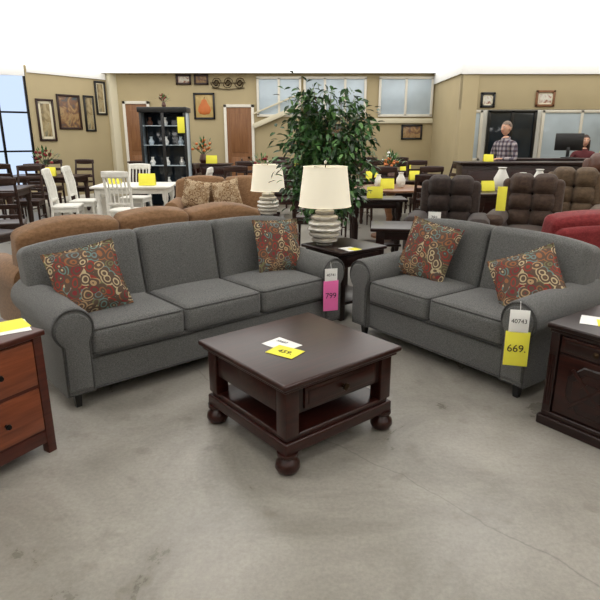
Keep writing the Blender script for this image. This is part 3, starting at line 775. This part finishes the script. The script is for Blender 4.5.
def flowers(loc,c,s=1.0):
    b=B(); b.lathe([(0.05,0),(0.08,0.06),(0.06,0.14),(0.04,0.17)],(0,0,0),SILVER if c is WHT else BR4,14)
    for i in range(60):
        a=random.uniform(0,6.28); el=random.uniform(0.2,1.5); r=random.uniform(0.12,0.26)
        p=Vector((math.cos(a)*math.cos(el)*r,math.sin(a)*math.cos(el)*r,0.17+math.sin(el)*r))
        if i%3==0: b.tube([(0,0,0.15),p],0.003,LEAF[0],4)
        if i%4==0: b.ell(p,(0.03,0.03,0.025),c,None,7,5)
        else:
            d=(p-Vector((0,0,0.15))).normalized(); q=d.cross(Vector((0,0,1))).normalized(); b.add([p,p+d*0.04+q*0.018,p+d*0.09,p+d*0.04-q*0.018],[(0,1,2,3)],LEAF[i%3])
    return b.finish('flower_arrangement',loc,0,scale=(s,s,s))
flowers((-5.2,8.5,0.761),PEAR,1.1); flowers((-5.2,11.5,0.761),RED,1.2); flowers((-0.7,10.6,0.761),RED); flowers((1.7,10.4,0.761),PEAR); flowers((2.1,13.0,0.761),WHT)
flowers((-2.72,11.6,2.081),RED,0.6); flowers((-2.15,12.6,0.951),PEAR,1.2)
def vase(loc,s=1.0):
    b=B(); b.lathe([(0.05,0),(0.085,0.06),(0.09,0.14),(0.05,0.22),(0.04,0.25),(0.055,0.27),(0.05,0.272),(0.03,0.25)],(0,0,0),WHITEW,18); return b.finish('white_vase',loc,0,scale=(s,s,s))
vase((2.95,8.2,0.761),1.2); vase((3.3,8.3,0.761),0.9); vase((3.5,8.2,0.761),1.1); vase((1.55,8.6,0.771),0.8); vase((1.2,8.55,0.771),0.7)
b=B(); b.bb(4.15,8.2,10.9,11.0,0,1.08,BLACKP,0.006); b.bb(4.1,8.25,10.8,11.15,1.08,1.12,ESPD,0.01,k=2); b.bb(4.15,4.25,10.9,12.1,0,1.08,BLACKP,0.006)
for i in range(5): b.bb(4.35+i*0.78,5.0+i*0.78,10.885,10.9,0.15,0.95,DKWOOD,0.01)
b.finish('reception_desk')
# sales counter the man leans over
b=B(); b.bb(2.65,5.6,9.2,9.55,0,1.08,DKWOOD,0.006); b.bb(2.6,5.65,9.13,9.62,1.08,1.12,ESPD,0.01,k=2); b.bb(2.66,5.59,9.18,9.2,0,0.12,BLACKP,0.003)
for i in range(4): b.bb(2.74+i*0.71,3.38+i*0.71,9.18,9.2,0.2,0.98,ESP,0.01)
b.finish('sales_counter')
def monitor(loc,rot):
    b=B(); b.rbox((0,0,0.30),(0.5,0.03,0.32),0.008,BLACKP); b.rbox((0,-0.016,0.30),(0.46,0.003,0.28),0.001,GLASSB); b.bb(-0.03,0.03,0,0.02,0.02,0.2,BLACKP); b.bb(-0.12,0.12,-0.07,0.09,0,0.015,BLACKP)
    b.finish('computer_monitor',loc,rot)
monitor((5.2,11.02,1.121),160); monitor((7.1,11.02,1.121),190)
# ---------------------------------------------------------------- price cards around
def card():
    b=B(); b.rbox((0,0,0.075),(0.2,0.003,0.15),0.001,YEL,rot=RX(-18)); b.rbox((0,0.046,0.075),(0.2,0.003,0.15),0.001,YEL,rot=RX(18)); return b
c0=card().finish('price_card',(-2.45,8.95,0.761),5,scale=(1.3,1.3,1.3))
for (x,y,z,r,s) in ((-4.7,8.35,0.76,10,1.1),(-3.1,9.3,0.76,-8,1.1),(-0.5,10.3,0.76,0,1.1),(1.3,10.1,0.76,0,1.1),(2.1,10.2,0.76,5,1.1),(-0.1,12.9,0.76,0,1.2),(2.4,12.8,0.76,0,1.2),(0.95,7.05,0.76,-5,1.0),(2.7,8.0,0.76,10,1.0),(-5.0,11.2,0.76,8,1.2),(1.3,8.3,0.77,0,1.0),(5.9,10.95,1.12,0,1.0),(-1.95,12.45,0.95,0,1.2),(3.1,9.3,1.12,0,0.8)):
    inst(c0,(x,y,z+0.001),r,(s,s,s))
def flat_tag(loc,rot,w,h,m,t=None):
    b=B(); b.rbox((0,0,0),(w,0.004,h),0.001,m); o=b.finish('price_tag',loc,rot)
    if t: text(t,h*0.4,(0,-0.004,0),(math.pi/2,0,0),INK,o)
flat_tag((-2.35,11.355,1.74),(0,0,0),0.14,0.3,YEL); flat_tag((1.42,5.80,0.69),(-8,0,-18),0.13,0.12,WHT,'781'); flat_tag((2.20,6.05,0.86),(-8,0,-26),0.10,0.26,YEL)

# ---------------------------------------------------------------- people
def person(name,loc,rot,shirt,pants,hair,sit=False,longhair=False,reach=True):
    root=bpy.data.objects.new(name,None); SC.collection.objects.link(root); root.location=loc; root.rotation_euler=(0,0,math.radians(rot))
    J={}; 
    def j(n,p,r): J[n]=(Vector(p),r)
    j('pel',(0,0,0.96),0.145); j('sp',(0,0.0,1.12),0.14); j('ch',(0,0.0,1.31),0.155); j('nb',(0,0.01,1.46),0.075); j('nk',(0,-0.005,1.54),0.055)
    for s_,c in ((-1,'l'),(1,'r')):
        if not sit:
            j('hip'+c,(s_*0.09,0,0.88),0.10); j('kn'+c,(s_*0.105,-0.02 if s_>0 else 0.01,0.50),0.066); j('an'+c,(s_*0.11,0.02,0.10),0.045); j('to'+c,(s_*0.125,-0.15,0.04),0.04)
        else:
            j('hip'+c,(s_*0.09,-0.06,0.93),0.10); j('kn'+c,(s_*0.12,-0.46,0.93),0.07); j('an'+c,(s_*0.12,-0.44,0.50),0.045); j('to'+c,(s_*0.13,-0.60,0.45),0.04)
        j('sh'+c,(s_*0.19,0.0,1.41),0.068); 
        el=(s_*0.255,-0.02,1.13); wr=(s_*0.16,-0.24,1.15)
        if sit: wr=(s_*0.16,-0.26,1.10)
        j('el'+c,el,0.048); j('wr'+c,wr,0.033)
    E=[('pel','sp',shirt),('sp','ch',shirt),('ch','nb',shirt),('nb','nk',SKIN)]
    for c in 'lr': E+=[('pel','hip'+c,pants),('hip'+c,'kn'+c,pants),('kn'+c,'an'+c,pants),('an'+c,'to'+c,SHOE),('ch','sh'+c,shirt),('sh'+c,'el'+c,shirt),('el'+c,'wr'+c,shirt)]
    bm=bmesh.new(); lay=bm.verts.layers.skin.verify(); vv={}
    for n,(p,r) in J.items():
        v=bm.verts.new(p); v[lay].radius=(r,r*0.8 if n in('pel','sp','ch') else r); v[lay].use_root=(n=='pel'); vv[n]=v
    for a,c,_ in E: bm.edges.new((vv[a],vv[c]))
    me=bpy.data.meshes.new('tmp'); bm.to_mesh(me); bm.free()
    ob=bpy.data.objects.new('tmp',me); SC.collection.objects.link(ob)
    ob.modifiers.new('s','SKIN').use_smooth_shade=True; ss=ob.modifiers.new('ss','SUBSURF'); ss.levels=2; ss.render_levels=2
    dg=bpy.context.evaluated_depsgraph_get(); dg.update(); m2=bpy.data.meshes.new_from_object(ob.evaluated_get(dg))
    bpy.data.objects.remove(ob)
    mats=[]; 
    for m in (shirt,pants,SKIN,SHOE): m2.materials.append(m); mats.append(m)
    for f in m2.polygons:
        c=Vector(f.center); best=None
        for a,e,m in E:
            A,Bv=J[a][0],J[e][0]; t=max(0,min(1,(c-A).dot(Bv-A)/(Bv-A).length_squared)); d=(c-(A+(Bv-A)*t)).length-(J[a][1]*(1-t)+J[e][1]*t)
            if best is None or d<best[0]: best=(d,m)
        f.material_index=mats.index(best[1]); f.use_smooth=True
    m2.name='body'; bo=bpy.data.objects.new('body',m2); SC.collection.objects.link(bo); bo.parent=root
    b=B()
    def hf(v):
        x,y,z=v
        if z<0: x*=1+0.28*z; y=y*(1+0.18*z)-0.10*(-z)
        return (x,y,z)
    b.ell((0,-0.012,1.655),(0.076,0.098,0.118),SKIN,None,20,14,hf)
    b.rbox((0,-0.113,1.64),(0.024,0.034,0.045),0.01,SKIN,k=2,rot=RX(-15))
    for s_ in (-1,1):
        b.ell((s_*0.03,-0.098,1.665),(0.013,0.008,0.008),WHT,None,8,6); b.ell((s_*0.03,-0.104,1.665),(0.006,0.004,0.006),EYE,None,8,6)
        b.rbox((s_*0.03,-0.102,1.685),(0.032,0.008,0.007),0.003,hair); b.ell((s_*0.077,0.0,1.65),(0.012,0.022,0.034),SKIN,None,8,6)
    b.ell((0,-0.105,1.597),(0.024,0.008,0.007),LIP,None,8,6)
    def cap(v):
        x,y,z=v
        lim=-0.55 if y>0.2 else (-0.2 if y>-0.2 else 0.42)
        if z<lim: z=lim; 
        if y<-0.88: y=-0.88
        return (x,y,z)
    b.ell((0,0.0,1.675),(0.084,0.104,0.110),hair,None,20,14,cap)
    if longhair:
        b.rbox((0,0.06,1.56),(0.17,0.09,0.26),0.04,hair,k=3,puff=(0,0.02,0),mid=3)
        for s_ in (-1,1): b.rbox((s_*0.078,0.0,1.57),(0.04,0.10,0.22),0.018,hair,k=2)
    b.finish('head',(0,0,0),0,root)
    b=B(); b.tube([(0.068*math.cos(a*math.pi/8),0.005+0.066*math.sin(a*math.pi/8),1.495+0.012*math.sin(a*math.pi/8)) for a in range(16)],0.013,shirt,6,True); b.finish('collar',(0,0,0),0,root)
    for s_,c in ((-1,'l'),(1,'r')):
        w=J['wr'+c][0]; e=J['el'+c][0]; d=(w-e).normalized()
        b=B(); b.rbox((0,-0.045,0),(0.08,0.09,0.03),0.013,SKIN,k=2,mid=2)
        for i,ln_ in enumerate((0.068,0.078,0.073,0.056)):
            x=(-0.029+i*0.0195)*(-s_); b.tube([(x,-0.08,0),(x*1.1,-0.09-ln_*0.4,-0.003),(x*1.12,-0.09-ln_*0.75,-0.016),(x*1.1,-0.09-ln_*0.9,-0.032)],[0.0095,0.009,0.008,0.006],SKIN,7)
        b.tube([(-s_*0.034,-0.025,0),(-s_*0.062,-0.055,-0.008),(-s_*0.066,-0.085,-0.018)],[0.012,0.010,0.007],SKIN,7)
        ho=b.finish('hand_'+c,w,0,root); ho.rotation_euler=(0,0,math.atan2(d.x,-d.y))
    return root
person('man',(3.62,10.05,0),-60,PLAID,DENIM,HAIRG)
person('woman',(5.95,11.9,-0.22),-15,BURG,DENIM,HAIRD,sit=True,longhair=True)
b=B(); b.rbox((0,0.0,0.575),(0.46,0.44,0.07),0.03,BLACKP,k=3); b.rbox((0,0.23,0.90),(0.42,0.06,0.42),0.03,BLACKP,k=3); b.bb(-0.03,0.03,0.22,0.25,0.58,0.75,BLACKM)
b.lathe([(0.03,0.06),(0.03,0.55)],(0,0,0),BLACKM,10)
for i in range(5):
    a=i*2*math.pi/5; b.tube([(0,0,0.1),(0.27*math.cos(a),0.27*math.sin(a),0.06)],0.016,BLACKM,6); b.ell((0.27*math.cos(a),0.27*math.sin(a),0.028),(0.028,0.028,0.028),BLACKP,None,8,6)
b.tube([(0.2*math.cos(a*math.pi/10),0.2*math.sin(a*math.pi/10),0.22) for a in range(20)],0.01,BLACKM,6,True)
b.finish('office_chair',(5.95,11.95,0),-15)

# ---------------------------------------------------------------- world, camera
w=bpy.data.worlds.new('World'); SC.world=w; w.use_nodes=True
bg=w.node_tree.nodes['Background']; bg.inputs['Color'].default_value=(0.62,0.76,1.0,1); bg.inputs['Strength'].default_value=1.1
cam=bpy.data.cameras.new('camera'); co=bpy.data.objects.new('camera',cam); SC.collection.objects.link(co)
co.location=(0,0,1.5); co.rotation_euler=(math.radians(73.5),0,0); cam.sensor_width=36; cam.lens=32.88; cam.clip_end=100
SC.camera=co
